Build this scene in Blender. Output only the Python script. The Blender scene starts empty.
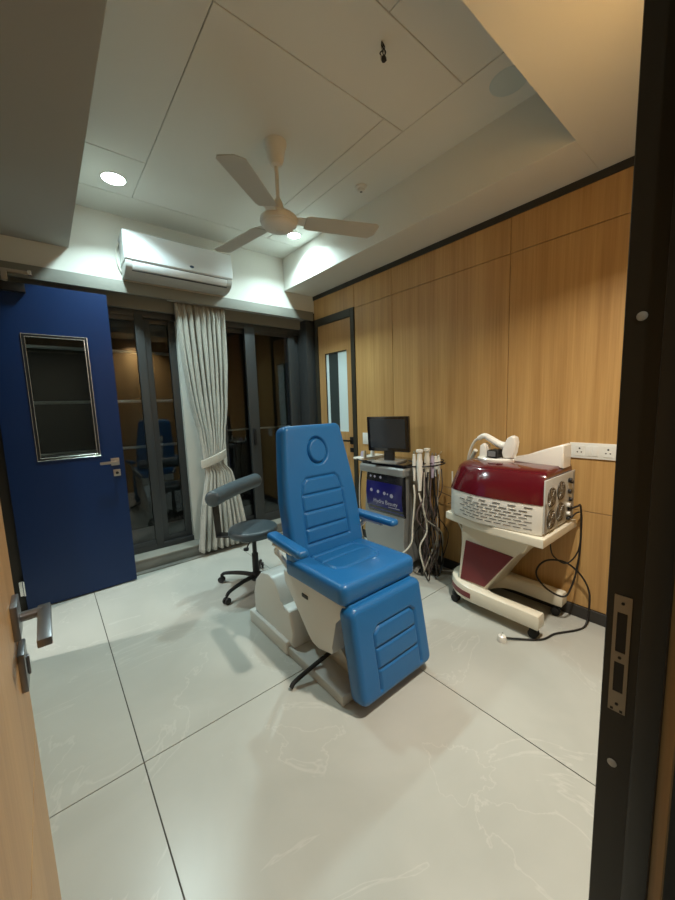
import bpy, bmesh, math, random
from mathutils import Vector, Matrix, noise
random.seed(7)
PI = math.pi
COL = bpy.context.scene.collection
W, D, HS, HM = 2.62, 3.57, 2.73, 3.07      # right wall, back wall, soffit and ceiling heights
XL, XSL, XSR = -0.24, 0.293, 2.22          # left wall, soffit edges

# ------------------------------------------------------------------ materials
MATS = {}
def mat(name, col, rough=0.5, metal=0.0, bump=0.0, bscale=60, var=0.0, vscale=8, coat=0.0, spec=0.5, sheen=0.0, trans=0.0, ior=1.45):
    m = bpy.data.materials.new(name); m.use_nodes = True
    nt = m.node_tree; b = nt.nodes['Principled BSDF']
    b.inputs['Base Color'].default_value = (*col, 1); b.inputs['Roughness'].default_value = rough
    b.inputs['Metallic'].default_value = metal; b.inputs['Coat Weight'].default_value = coat
    b.inputs['Coat Roughness'].default_value = .08
    b.inputs['Specular IOR Level'].default_value = spec; b.inputs['Sheen Weight'].default_value = sheen
    b.inputs['Transmission Weight'].default_value = trans; b.inputs['IOR'].default_value = ior
    tc = nt.nodes.new('ShaderNodeTexCoord')
    if var > 0:
        n = nt.nodes.new('ShaderNodeTexNoise'); n.inputs['Scale'].default_value = vscale; n.inputs['Detail'].default_value = 4
        nt.links.new(tc.outputs['Object'], n.inputs['Vector'])
        mx = nt.nodes.new('ShaderNodeMix'); mx.data_type = 'RGBA'
        mx.inputs['A'].default_value = (*[c*(1-var) for c in col], 1)
        mx.inputs['B'].default_value = (*[min(1, c*(1+var)) for c in col], 1)
        nt.links.new(n.outputs['Fac'], mx.inputs['Factor']); nt.links.new(mx.outputs['Result'], b.inputs['Base Color'])
    if bump > 0:
        n = nt.nodes.new('ShaderNodeTexNoise'); n.inputs['Scale'].default_value = bscale; n.inputs['Detail'].default_value = 3
        nt.links.new(tc.outputs['Object'], n.inputs['Vector'])
        bp = nt.nodes.new('ShaderNodeBump'); bp.inputs['Strength'].default_value = bump; bp.inputs['Distance'].default_value = .002
        nt.links.new(n.outputs['Fac'], bp.inputs['Height']); nt.links.new(bp.outputs['Normal'], b.inputs['Normal'])
    MATS[name] = m; return m

def wood_mat(name, a, c, rough=.42):
    m = bpy.data.materials.new(name); m.use_nodes = True
    nt = m.node_tree; b = nt.nodes['Principled BSDF']; b.inputs['Roughness'].default_value = rough
    tc = nt.nodes.new('ShaderNodeTexCoord'); mp = nt.nodes.new('ShaderNodeMapping'); mp.inputs['Scale'].default_value = (70, 70, 1.6)
    nt.links.new(tc.outputs['Object'], mp.inputs['Vector'])
    n = nt.nodes.new('ShaderNodeTexNoise'); n.inputs['Scale'].default_value = 1; n.inputs['Detail'].default_value = 5; n.inputs['Roughness'].default_value = .6
    nt.links.new(mp.outputs['Vector'], n.inputs['Vector'])
    mp2 = nt.nodes.new('ShaderNodeMapping'); mp2.inputs['Scale'].default_value = (9, 9, .5)
    nt.links.new(tc.outputs['Object'], mp2.inputs['Vector'])
    n2 = nt.nodes.new('ShaderNodeTexNoise'); n2.inputs['Scale'].default_value = 1; n2.inputs['Detail'].default_value = 2
    nt.links.new(mp2.outputs['Vector'], n2.inputs['Vector'])
    ad = nt.nodes.new('ShaderNodeMath'); ad.operation = 'ADD'
    nt.links.new(n.outputs['Fac'], ad.inputs[0]); nt.links.new(n2.outputs['Fac'], ad.inputs[1])
    r = nt.nodes.new('ShaderNodeMapRange'); r.inputs['From Min'].default_value = .65; r.inputs['From Max'].default_value = 1.35
    nt.links.new(ad.outputs[0], r.inputs['Value'])
    mx = nt.nodes.new('ShaderNodeMix'); mx.data_type = 'RGBA'
    mx.inputs['A'].default_value = (*a, 1); mx.inputs['B'].default_value = (*c, 1)
    nt.links.new(r.outputs['Result'], mx.inputs['Factor']); nt.links.new(mx.outputs['Result'], b.inputs['Base Color'])
    bp = nt.nodes.new('ShaderNodeBump'); bp.inputs['Strength'].default_value = .12; bp.inputs['Distance'].default_value = .001
    nt.links.new(n.outputs['Fac'], bp.inputs['Height']); nt.links.new(bp.outputs['Normal'], b.inputs['Normal'])
    MATS[name] = m; return m

def marble_mat():
    m = bpy.data.materials.new('floor_marble'); m.use_nodes = True
    nt = m.node_tree; b = nt.nodes['Principled BSDF']; L = nt.links
    b.inputs['Roughness'].default_value = .3
    tc = nt.nodes.new('ShaderNodeTexCoord')
    n = nt.nodes.new('ShaderNodeTexNoise'); n.inputs['Scale'].default_value = 1.6; n.inputs['Detail'].default_value = 8; n.inputs['Distortion'].default_value = .6
    L.new(tc.outputs['Object'], n.inputs['Vector'])
    mx = nt.nodes.new('ShaderNodeMix'); mx.data_type = 'RGBA'
    mx.inputs['A'].default_value = (.33, .34, .31, 1); mx.inputs['B'].default_value = (.56, .565, .52, 1)
    L.new(n.outputs['Fac'], mx.inputs['Factor'])
    # thin pale veins where a distorted noise crosses its middle
    v = nt.nodes.new('ShaderNodeTexNoise'); v.inputs['Scale'].default_value = 1.1; v.inputs['Detail'].default_value = 6; v.inputs['Distortion'].default_value = 1.4; v.inputs['Roughness'].default_value = .55
    L.new(tc.outputs['Object'], v.inputs['Vector'])
    s = nt.nodes.new('ShaderNodeMath'); s.operation = 'SUBTRACT'; s.inputs[1].default_value = .5; L.new(v.outputs['Fac'], s.inputs[0])
    ab = nt.nodes.new('ShaderNodeMath'); ab.operation = 'ABSOLUTE'; L.new(s.outputs[0], ab.inputs[0])
    mr = nt.nodes.new('ShaderNodeMapRange'); mr.inputs['From Min'].default_value = 0; mr.inputs['From Max'].default_value = .006
    mr.inputs['To Min'].default_value = .22; mr.inputs['To Max'].default_value = 0; L.new(ab.outputs[0], mr.inputs['Value'])
    m2 = nt.nodes.new('ShaderNodeMix'); m2.data_type = 'RGBA'; m2.inputs['B'].default_value = (.72, .71, .66, 1)
    L.new(mx.outputs['Result'], m2.inputs['A']); L.new(mr.outputs['Result'], m2.inputs['Factor'])
    L.new(m2.outputs['Result'], b.inputs['Base Color'])
    MATS['marble'] = m; return m

def emit_mat(name, col, s):
    m = bpy.data.materials.new(name); m.use_nodes = True
    b = m.node_tree.nodes['Principled BSDF']; b.inputs['Base Color'].default_value = (*col, 1)
    b.inputs['Emission Color'].default_value = (*col, 1); b.inputs['Emission Strength'].default_value = s
    MATS[name] = m; return m

def fabric_mat(name, a, c):
    m = mat(name, a, .9, sheen=.3)
    nt = m.node_tree; b = nt.nodes['Principled BSDF']; L = nt.links
    tc = nt.nodes.new('ShaderNodeTexCoord'); mp = nt.nodes.new('ShaderNodeMapping'); mp.inputs['Scale'].default_value = (40, 40, 12)
    L.new(tc.outputs['Object'], mp.inputs['Vector'])
    n = nt.nodes.new('ShaderNodeTexNoise'); n.inputs['Scale'].default_value = 3; n.inputs['Detail'].default_value = 6
    L.new(mp.outputs['Vector'], n.inputs['Vector'])
    mx = nt.nodes.new('ShaderNodeMix'); mx.data_type = 'RGBA'; mx.inputs['A'].default_value = (*a, 1); mx.inputs['B'].default_value = (*c, 1)
    L.new(n.outputs['Fac'], mx.inputs['Factor']); L.new(mx.outputs['Result'], b.inputs['Base Color'])
    return m

wood = wood_mat('oak_veneer', (.37, .205, .068), (.56, .35, .135))
wood_door = wood_mat('oak_door_veneer', (.36, .20, .075), (.50, .305, .125))
marble = marble_mat()
paint = mat('white_paint', (.68, .69, .645), .75, bump=.05, bscale=200)
paint_soffit = mat('cream_soffit_paint', (.66, .63, .53), .75, bump=.05, bscale=200)
paint_shaded = mat('shade_darkened_paint', (.36, .35, .31), .75, bump=.05, bscale=200)  # darkened to paint in the left soffit's shade; corridor walls share it
beige_strip = mat('grey_beige_strip', (.22, .225, .20), .6)
dark_frame = mat('dark_grey_metal', (.028, .027, .022), .45, bump=.05)
olive_frame = mat('olive_black_frame', (.030, .027, .018), .5)
alu = mat('anodised_grey_aluminium', (.048, .052, .054), .4, metal=.3)
skirt = mat('dark_skirting', (.035, .033, .03), .5)
groove = mat('groove_shadow_board', (.07, .035, .012), .8)
grout = mat('grout', (.09, .085, .075), .9)
sill_mat = mat('beige_sill', (.32, .31, .27), .5, var=.1)
sill_front = mat('grey_sill_front', (.20, .20, .18), .45, var=.1)
glass = mat('window_glass', (.55, .6, .6), .02, trans=1, ior=1.5)
glass_clear = mat('door_glass', (.7, .75, .72), .02, trans=1, ior=1.5)
blue_door = mat('blue_laminate', (.003, .019, .075), .38, spec=.4)
navy = mat('navy_panel', (.008, .012, .06), .5)
steel = mat('satin_steel', (.48, .46, .42), .32, metal=1)
steel_dark = mat('brushed_nickel_grey', (.26, .26, .27), .34, metal=.9)
chrome = mat('pale_chrome', (.75, .74, .70), .25, metal=.9)
brass_pale = mat('pale_strike_metal', (.33, .30, .25), .42, metal=.7)
black = mat('black_plastic', (.010, .010, .011), .42)
black_gloss = mat('black_gloss', (.006, .006, .008), .12, coat=.5)
rubber = mat('black_rubber', (.012, .012, .012), .75)
vinyl = mat('blue_vinyl', (.013, .132, .36), .36, bump=.25, bscale=120, var=.06, vscale=5, coat=.15)
grey_vinyl = mat('slate_vinyl', (.055, .075, .088), .42, bump=.2, bscale=140)
white_shell = mat('white_shell', (.70, .71, .68), .35, coat=.2)
grey_shell = mat('pale_grey_shell', (.48, .49, .47), .4)
cream_shell = mat('cream_shell', (.74, .70, .58), .3, coat=.3)
white_gloss = mat('white_gloss', (.80, .79, .74), .28, coat=.3)
maroon = mat('maroon_gloss', (.085, .004, .009), .16, coat=.8)
maroon_dull = mat('maroon_panel', (.15, .018, .022), .35, coat=.2)
silver = mat('silver_plastic', (.33, .34, .34), .35, metal=.5)
fan_white = mat('fan_ivory', (.66, .655, .61), .45)
fan_blade = mat('fan_blade_ivory', (.50, .49, .44), .5)
ac_white = mat('ac_white', (.72, .77, .80), .22, coat=.4)
ac_grey = mat('ac_grey', (.42, .43, .42), .4)
screen_m = mat('screen_glass', (.022, .03, .042), .15, coat=.5)
panel_blue = mat('panel_blue', (.006, .006, .12), .3, coat=.4)
panel_black = mat('panel_black', (.008, .009, .014), .25, coat=.4)
white_print = mat('white_print', (.35, .35, .45), .5)
curtain_m = fabric_mat('curtain_linen', (.26, .255, .225), (.52, .51, .46))
curtain_tie = fabric_mat('curtain_tie_linen', (.38, .36, .31), (.5, .48, .42))
cable_grey = mat('cable_grey', (.42, .40, .35), .5)
cable_white = mat('cable_white', (.68, .66, .58), .45)
cable_black = mat('cable_black', (.012, .011, .010), .5)
socket_white = mat('socket_white', (.72, .73, .70), .35)
socket_hole = mat('socket_hole', (.03, .03, .03), .6)
lilac = mat('lilac_plastic', (.48, .42, .56), .4)
tan = mat('tan_plastic', (.5, .42, .28), .5)
reflect_pale = mat('pale_pane_reflection', (.62, .74, .76), .35)
reflect_dark = mat('dark_pane_reflection', (.03, .04, .04), .6)
night = mat('night_dark_wall', (.02, .022, .02), .9)
lamp_cool = emit_mat('cool_lamp', (.80, 1.0, .98), 28)
lamp_warm = emit_mat('warm_lamp', (1.0, .80, .55), 16)
disc_m = mat('pale_blue_disc', (.50, .58, .58), .5)

# ------------------------------------------------------------------ mesh building
class MB:
    def __init__(s): s.bm = bmesh.new(); s.mats = []
    def mi(s, m):
        if m is None: return 0
        if m not in s.mats: s.mats.append(m)
        return s.mats.index(m)
    def _merge(s, b, m, M=None):
        if M is not None: bmesh.ops.transform(b, matrix=M, verts=b.verts)
        bmesh.ops.recalc_face_normals(b, faces=b.faces)
        i = s.mi(m)
        for f in b.faces: f.material_index = i
        me = bpy.data.meshes.new('tmp'); b.to_mesh(me); b.free(); s.bm.from_mesh(me); bpy.data.meshes.remove(me)
        return s
    def box(s, x0, x1, y0, y1, z0, z1, m=None, bev=0.0, seg=2, M=None):
        b = bmesh.new(); bmesh.ops.create_cube(b, size=1)
        for v in b.verts:
            v.co = Vector((x0+(v.co.x+.5)*(x1-x0), y0+(v.co.y+.5)*(y1-y0), z0+(v.co.z+.5)*(z1-z0)))
        if bev > 0: bmesh.ops.bevel(b, geom=b.edges[:], offset=bev, segments=seg, affect='EDGES', profile=.6)
        return s._merge(b, m, M)
    def prism(s, pts, axis, a, c, m=None, bev=0.0, seg=2, M=None):
        # pts: 2D outline in the two other axes (in x,y,z order), extruded from a to c along axis
        b = bmesh.new()
        def mk(p, q):
            if axis == 'x': return Vector((q, p[0], p[1]))
            if axis == 'y': return Vector((p[0], q, p[1]))
            return Vector((p[0], p[1], q))
        va = [b.verts.new(mk(p, a)) for p in pts]; vc = [b.verts.new(mk(p, c)) for p in pts]
        b.faces.new(va); b.faces.new(vc[::-1]); n = len(pts)
        for i in range(n): b.faces.new((va[i], vc[i], vc[(i+1) % n], va[(i+1) % n]))
        if bev > 0:
            caps = [e for e in b.edges if all(abs((v.co[{'x':0,'y':1,'z':2}[axis]])-a) < 1e-6 for v in e.verts) or all(abs((v.co[{'x':0,'y':1,'z':2}[axis]])-c) < 1e-6 for v in e.verts)]
            bmesh.ops.bevel(b, geom=caps, offset=bev, segments=seg, affect='EDGES', profile=.6)
        return s._merge(b, m, M)
    def tube(s, path, r, m=None, n=10, smooth=True, sub=6, r2=None, cap=True):
        P = [Vector(p) for p in path]
        if smooth and len(P) > 2: P = catmull(P, sub)
        b = bmesh.new(); rings = []; up = Vector((0, 0, 1)); prev = None
        for i, p in enumerate(P):
            t = (P[min(i+1, len(P)-1)]-P[max(i-1, 0)]).normalized()
            if prev is None:
                ref = up if abs(t.dot(up)) < .95 else Vector((1, 0, 0)); u = t.cross(ref).normalized()
            else:
                u = (prev-t*prev.dot(t)).normalized()
            prev = u; w = t.cross(u)
            k = i/(len(P)-1); rr = r+(r2-r)*k if r2 is not None else r
            rings.append([b.verts.new(p+(u*math.cos(2*PI*j/n)+w*math.sin(2*PI*j/n))*rr) for j in range(n)])
        for i in range(len(rings)-1):
            for j in range(n): b.faces.new((rings[i][j], rings[i][(j+1) % n], rings[i+1][(j+1) % n], rings[i+1][j]))
        if cap: b.faces.new(rings[0][::-1]); b.faces.new(rings[-1])
        return s._merge(b, m)
    def lathe(s, prof, c=(0, 0, 0), m=None, n=32, M=None, arc=1.0):
        # prof: (radius, height) along local z
        b = bmesh.new(); rings = []
        for r, z in prof:
            if r < 1e-6: rings.append([b.verts.new((0, 0, z))])
            else: rings.append([b.verts.new((r*math.cos(2*PI*j/n), r*math.sin(2*PI*j/n), z)) for j in range(n)])
        for a, d in zip(rings, rings[1:]):
            for j in range(n):
                k = (j+1) % n
                if len(a) == 1 and len(d) == 1: continue
                if len(a) == 1: b.faces.new((a[0], d[j], d[k]))
                elif len(d) == 1: b.faces.new((a[j], a[k], d[0]))
                else: b.faces.new((a[j], a[k], d[k], d[j]))
        T = Matrix.Translation(Vector(c))
        return s._merge(b, m, T @ M if M is not None else T)
    def cyl(s, a, c, r, m=None, n=24, bev=0.0):
        a, c = Vector(a), Vector(c); d = c-a; h = d.length
        M = d.to_track_quat('Z', 'Y').to_matrix().to_4x4()
        if bev > 0: pr = [(0, 0), (r-bev, 0), (r-bev*.3, bev*.3), (r, bev), (r, h-bev), (r-bev*.3, h-bev*.3), (r-bev, h), (0, h)]
        else: pr = [(0, 0), (r, 0), (r, h), (0, h)]
        return s.lathe(pr, a, m, n, M)
    def cushion(s, w, h, T, r, e, M, m=None, groove=None, nx=60, ny=80, taper=None, bulge=0.0, warp=None):
        """Padded block: half width w along local x, half height h along local y, thickness T along local z (front is +z)."""
        b = bmesh.new()
        def axis(n, half):
            out = []
            for i in range(n+1):
                t = -1+2*i/n; out.append(half*math.sin(t*PI/2)*.35+half*t*.65)
            return out
        xs, ys = axis(nx, w), axis(ny, h)
        def place(x, y):
            ax, ay = abs(x), abs(y)
            if ax > w-r and ay > h-r:
                a, c = (ax-(w-r))/r, (ay-(h-r))/r
                q = max(a, c); l = math.hypot(a, c)
                if l > 0: a, c = a*q/l, c*q/l
                dist = r*(1-q); ax, ay = w-r+a*r, h-r+c*r
            else: dist = min(w-ax, h-ay)
            return math.copysign(ax, x), math.copysign(ay, y), dist
        F, B = [], []
        for j, y in enumerate(ys):
            fr, bk = [], []
            for i, x in enumerate(xs):
                px, py, d = place(x, y)
                prof = 0 if d >= e else -(e-math.sqrt(max(0, e*e-(e-d)**2)))
                u = min(1, d/max(.001, min(w, h)))
                z = T/2+prof+bulge*math.sin(u*PI/2)
                if groove and d > e*.4: z -= groove(px, py)
                sx = taper(py) if taper else 1
                zb = -T/2-prof*.8
                vf = Vector((px*sx, py, z)); vb = Vector((px*sx, py, zb))
                if warp: vf, vb = warp(vf), warp(vb)
                fr.append(b.verts.new(vf))
                edge = i in (0, nx) or j in (0, ny)
                bk.append(b.verts.new(vb))
            F.append(fr); B.append(bk)
        for j in range(ny):
            for i in range(nx):
                b.faces.new((F[j][i], F[j][i+1], F[j+1][i+1], F[j+1][i]))
                b.faces.new((B[j][i], B[j+1][i], B[j+1][i+1], B[j][i+1]))
        for i in range(nx):
            b.faces.new((F[0][i], B[0][i], B[0][i+1], F[0][i+1])); b.faces.new((F[ny][i], F[ny][i+1], B[ny][i+1], B[ny][i]))
        for j in range(ny):
            b.faces.new((F[j][0], F[j+1][0], B[j+1][0], B[j][0])); b.faces.new((F[j][nx], B[j][nx], B[j+1][nx], F[j+1][nx]))
        return s._merge(b, m, M)

def catmull(P, sub):
    out = []
    Q = [P[0]*2-P[1]]+P+[P[-1]*2-P[-2]]
    for i in range(1, len(Q)-2):
        p0, p1, p2, p3 = Q[i-1:i+3]
        for k in range(sub):
            t = k/sub
            out.append(.5*((2*p1)+(p2-p0)*t+(2*p0-5*p1+4*p2-p3)*t*t+(3*p1-p0-3*p2+p3)*t**3))
    out.append(P[-1]); return out

OFF = {}
def obj(name, mb, m=None, parent=None, smooth=True, ang=35):
    me = bpy.data.meshes.new(name)
    off = OFF.get(parent.name, Vector()) if parent else Vector()
    bmesh.ops.translate(mb.bm, vec=-off, verts=mb.bm.verts)
    mb.bm.to_mesh(me); mb.bm.free()
    ms = mb.mats if mb.mats else [m]
    for q in ms: me.materials.append(q)
    if smooth: me.shade_smooth(); me.set_sharp_from_angle(angle=math.radians(ang))
    o = bpy.data.objects.new(name, me); COL.objects.link(o)
    if parent: o.parent = parent
    OFF[o.name] = off
    return o
def tag(o, label, cat, group=None):
    o['label'] = label; o['category'] = cat
    if group: o['group'] = group
    return o
def thing(name, label, cat, loc=(0, 0, 0), group=None):
    o = bpy.data.objects.new(name, None); COL.objects.link(o); o.location = loc; o.empty_display_size = .05
    OFF[o.name] = Vector(loc); return tag(o, label, cat, group)
def struct(name, mb, m=None, label=None, parent=None):
    o = obj(name, mb, m, parent)
    if not parent: o['kind'] = 'structure'
    if label: o['label'] = label
    return o
def box(x0, x1, y0, y1, z0, z1, m=None, bev=0.0): return MB().box(x0, x1, y0, y1, z0, z1, m, bev)

# ------------------------------------------------------------------ room shell
# floor tiles
T_, A1, B1 = 1.2812, 0.1774, 1.5665
fl = MB(); fl.box(-1.8, 2.9, -1.8, 4.0, -.06, -.004, grout)
g = .0025
for i in range(-2, 3):
    for j in range(-2, 1):
        x0, y0 = A1+i*T_, B1+j*2*T_
        xa, xb, ya, yb = max(x0, -1.8)+g, min(x0+T_, 2.9)-g, max(y0, -1.8)+g, min(y0+2*T_, 4.0)-g
        if xb > xa and yb > ya: fl.box(xa, xb, ya, yb, -.004, 0, marble)
struct('floor', fl, label='pale grey marble floor tiles with dark joints')

# ceiling of the tray: separate boards with fine joints
ce = MB(); ce.box(-.4, 2.8, .06, 3.8, HM+.008, HM+.1, mat('ceiling_joint', (.40, .41, .37), .8))
for x0, x1, y0, y1 in [(.10, .70, 2.75, 3.235), (.10, .70, .70, 2.75), (.70, 1.69, 1.55, 3.235), (1.69, 1.855, 1.55, 3.235), (1.855, 2.3, .70, 3.235),
                       (.10, 2.3, 3.235, 3.60), (.70, 1.855, 1.15, 1.55), (.70, 1.295, .70, 1.15), (1.295, 1.855, .70, 1.15)]:
    ce.box(x0+.002, x1-.002, y0+.002, y1-.002, HM, HM+.012, paint, .002, 1)
struct('ceiling', ce, label='white recessed ceiling of jointed boards')

s = MB(); s.box(XL-.15, XSL, .10, D, HS, HM+.05, paint_shaded, .003, 1)
struct('trim_1', s, label='dropped soffit along the left wall, with shade put into its paint colour')
s = MB(); s.box(XSR, W+.1, .74, D, HS, HM+.05, paint, .003, 1)
s.box(XSL+.001, W+.1, .10, .74, HS, HM+.05, paint)
struct('trim_2', s, label='dropped cream soffit over the doorway and along the oak wall')

# back wall: white upper wall, pelmet strip, lintel, pier, sill
b = MB()
b.box(XL-.15, W+.1, D, D+.30, 2.55, HM+.1, paint)
b.box(XL-.15, W+.1, D+.13, D+.30, 2.37, 2.55, beige_strip)
b.box(1.085, 1.49, D+.15, D+.30, .115, 2.37, paint)
struct('wall_back', b, label='white wall above the sliding windows')
p = MB(); p.box(XL, W-.02, D-.012, D+.012, 2.455, 2.552, beige_strip, .002)
struct('trim_3', p, label='grey beige strip under the white back wall')
p = MB(); p.box(XL, W, D, D+.45, 0, .115, sill_front, .003)
p.box(XL, W, D-.004, D+.45, .105, .118, sill_mat, .002)
p.box(XL, W, D-.055, D, .0, .012, sill_front, .002)
struct('trim_4', p, label='low sill under the sliding windows')

# right wall panelling
rw = MB(); rw.box(W+.012, W+.12, .05, D+.25, 0, HM, groove)
hg, hl = 2.45, .7234
gy = .002
cols = [(.17, 1.248), (1.248, 2.342), (2.342, 2.865)]
for a, c in cols:
    for z0, z1 in ((.08, hl), (hl, hg), (hg, HS)):
        rw.box(W, W+.02, a+gy, c-gy, z0+gy, z1-gy, wood, .0012, 1)
rw.box(W, W+.02, 2.865+gy, 3.57, 2.46, HS, wood, .0012, 1)
struct('wall_right', rw, label='oak veneer panelled wall with thin joints')
q = MB(); q.box(W-.012, W, .17, D, HS-.045, HS, dark_frame, .001, 1)
struct('trim_5', q, label='dark strip along the top of the oak wall')
q = MB(); q.box(W-.012, W, .17, 2.86, 0, .08, skirt, .002, 1)
struct('baseboard_right', q, label='dark baseboard under the oak wall')

# near wall (around the doorway the photo is taken from)
JX = .77
nw = MB()
nw.box(JX+.03, W+.1, .075, .168, 0, HM, wood)
nw.box(JX+.03, W+.1, .068, .0755, 0, HM, dark_frame)
nw.box(XL-.6, -.15, .075, .168, 0, HM, wood)
nw.box(-.15, JX+.03, .075, .168, 2.42, HM, wood)
struct('wall_front', nw, label='oak clad wall around the open doorway')
fr = MB()
fr.box(JX, JX+.045, .120, .1735, 0, 2.42, olive_frame, .0015, 1)
fr.box(JX-.013, JX+.045, .086, .1215, 0, 2.42, dark_frame, .004)
fr.box(JX+.002, JX+.045, .0685, .0865, 0, 2.42, wood, .001, 1)
fr.box(-.15, -.09, .07, .160, 0, 2.42, olive_frame, .0015, 1)
fr.box(-.09, JX, .07, .1735, 2.375, 2.42, olive_frame, .0015, 1)
dfr = struct('door_1', fr, label='dark frame of the doorway nearest the camera, with strike plate')
# strike plate and rubber buffers on the jamb
sp = MB(); x = JX-.0015
sp.box(x, JX+.002, .136, .162, .866, .906, brass_pale); sp.box(x, JX+.002, .136, .162, .965, .985, brass_pale)
sp.box(x, JX+.002, .136, .162, 1.062, 1.094, brass_pale)
for z0, z1 in ((.906, .965), (.985, 1.062)):
    sp.box(x, JX+.002, .136, .1415, z0, z1, brass_pale); sp.box(x, JX+.002, .1565, .162, z0, z1, brass_pale)
    sp.box(JX-.0004, JX+.003, .1415, .1565, z0, z1, black)
for z in (.882, .975, 1.080):
    sp.cyl((x-.0012, .149, z), (x+.001, .149, z), .0026, black, 16)
for dy in (-.007, .007): sp.box(x-.0006, x, .149+dy-.0022, .149+dy+.0022, .868, .8725, black)
obj('strike_plate', sp, brass_pale, dfr)
for z in (1.577, .757):
    bb = MB(); bb.lathe([(0, 0), (.0075, 0), (.0072, .002), (.004, .0035), (0, .004)], (JX, .150, z), grey_shell, 20, Matrix.Rotation(-PI/2, 4, 'Y'))
    obj('buffer', bb, grey_shell, dfr)

# left wall with the second doorway
lw = MB()
lw.box(XL-.12, XL, .17, 2.68, 0, HM, wood); lw.box(XL-.12, XL, 2.68, D+.2, 2.42, HM, paint)
lw.box(XL-.12, XL-.001, 3.51, D+.2, 0, 2.42, paint)
struct('wall_left', lw, label='left wall with a doorway')
lf = MB(); lf.box(XL-.10, XL+.004, 3.472, 3.515, 0, 2.42, olive_frame, .0015, 1); lf.box(XL-.10, XL+.004, 2.68, 2.72, 0, 2.42, olive_frame, .0015, 1)
lf.box(XL-.10, XL+.004, 2.72, 3.472, 2.385, 2.42, olive_frame, .0015, 1)
struct('trim_6', lf, label='dark door frame in the left wall')
nv = MB(); nv.box(XL-.135, XL-.112, 3.30, 3.56, 0, 2.6, navy, .002, 1); nv.box(-1.79, -1.75, .17, 4.0, 0, 2.8, paint)
struct('wall_outer_left', nv, label='navy panel beyond the left door frame')

# corridor behind the camera and night outside the windows
co = MB()
co.box(-1.75, -1.70, -1.7, .075, 0, 2.6, paint_shaded); co.box(2.45, 2.5, -1.7, .068, 0, 2.6, paint_shaded); co.box(-1.75, 2.5, -1.75, -1.7, 0, 2.6, paint_shaded)
struct('wall_corridor', co, label='plain walls of the corridor')
co = MB(); co.box(-1.75, 2.5, -1.75, .075, 2.6, 2.66, paint_soffit)
struct('ceiling_corridor', co)
nt_ = MB(); nt_.box(-.6, 3.0, 4.9, 4.95, -.5, 3.2, night)
nt_.box(-.6, 3.0, 4.02, 4.9, -.06, .02, sill_front)
struct('wall_outside', nt_, label='dark balcony outside at night')

# ------------------------------------------------------------------ windows
WY = D+.165
def window(name, x0, x1, stiles, glasses, label):
    f = MB()
    zb, zt = .118, 2.37
    f.box(x0, x1, WY, WY+.09, zb, zb+.05, alu, .003); f.box(x0, x1, WY, WY+.09, zt-.06, zt, alu, .003)
    w = struct(name, f, label=label)
    for a, c, dy in stiles:
        st = MB(); st.box(a, c, WY-.004+dy, WY+.04+dy, zb+.04, zt-.03, alu, .004)
        obj('stile', st, alu, w)
    for a, c, dy in glasses:
        gl = MB(); gl.box(a, c, WY+.018+dy, WY+.024+dy, zb+.045, zt-.04, glass)
        obj('pane', gl, glass, w, smooth=False)
        rl = MB(); rl.box(a-.01, c+.01, WY+.004+dy, WY+.036+dy, zb+.04, zb+.10, alu, .004); rl.box(a-.01, c+.01, WY+.004+dy, WY+.036+dy, zt-.10, zt-.03, alu, .004)
        obj('rail', rl, alu, w)
    return w
window('window_1', XL, 1.09, [(-.24, -.17, 0), (.73, .80, 0), (.775, .86, .042), (1.02, 1.09, .042)],
       [(-.17, .73, 0), (.86, 1.02, .042)], 'dark framed sliding window behind the blue door')
w2 = window('window_2', 1.49, 2.62, [(1.49, 1.54, .042), (1.79, 1.91, 0), (2.34, 2.43, 0), (2.43, 2.52, .042)],
       [(1.54, 1.86, .042), (1.90, 2.34, 0)], 'dark framed sliding door right of the curtain')
h = MB(); h.box(1.825, 1.85, WY-.03, WY-.004, 1.04, 1.22, black, .004); obj('pull_handle', h, black, w2)
j = MB(); j.box(2.50, W, D+.012, WY+.09, .118, 2.455, alu, .003)
struct('trim_7', j, label='dark grey metal reveal at the right end of the windows')
# pale horizontal rods behind the left window
for k, z in enumerate([1.11, 1.56, 2.03]):
    r = MB(); r.cyl((-.3, 4.0, z), (1.25, 4.0, z), .014, paint, 12)
    o = obj('pale_rod', r, paint)
    tag(o, ['lowest', 'middle', 'highest'][k]+' of the three pale horizontal rods behind the window beside the blue door', 'rod', 'horizontal rods outside the left window')
r = MB(); r.cyl((1.25, 4.0, 1.21), (2.7, 4.0, 1.21), .010, grey_shell, 12)
tag(obj('hand_rail', r, grey_shell), 'thin grey rail seen in the dark gap right of the curtain', 'rail')
rp = MB()
for x in (-.28, 1.25, 2.68): rp.box(x-.02, x+.02, 3.98, 4.02, 0.02, 2.9, alu, .002)
struct('trim_8', rp, label='posts holding the outside rods')

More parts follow.
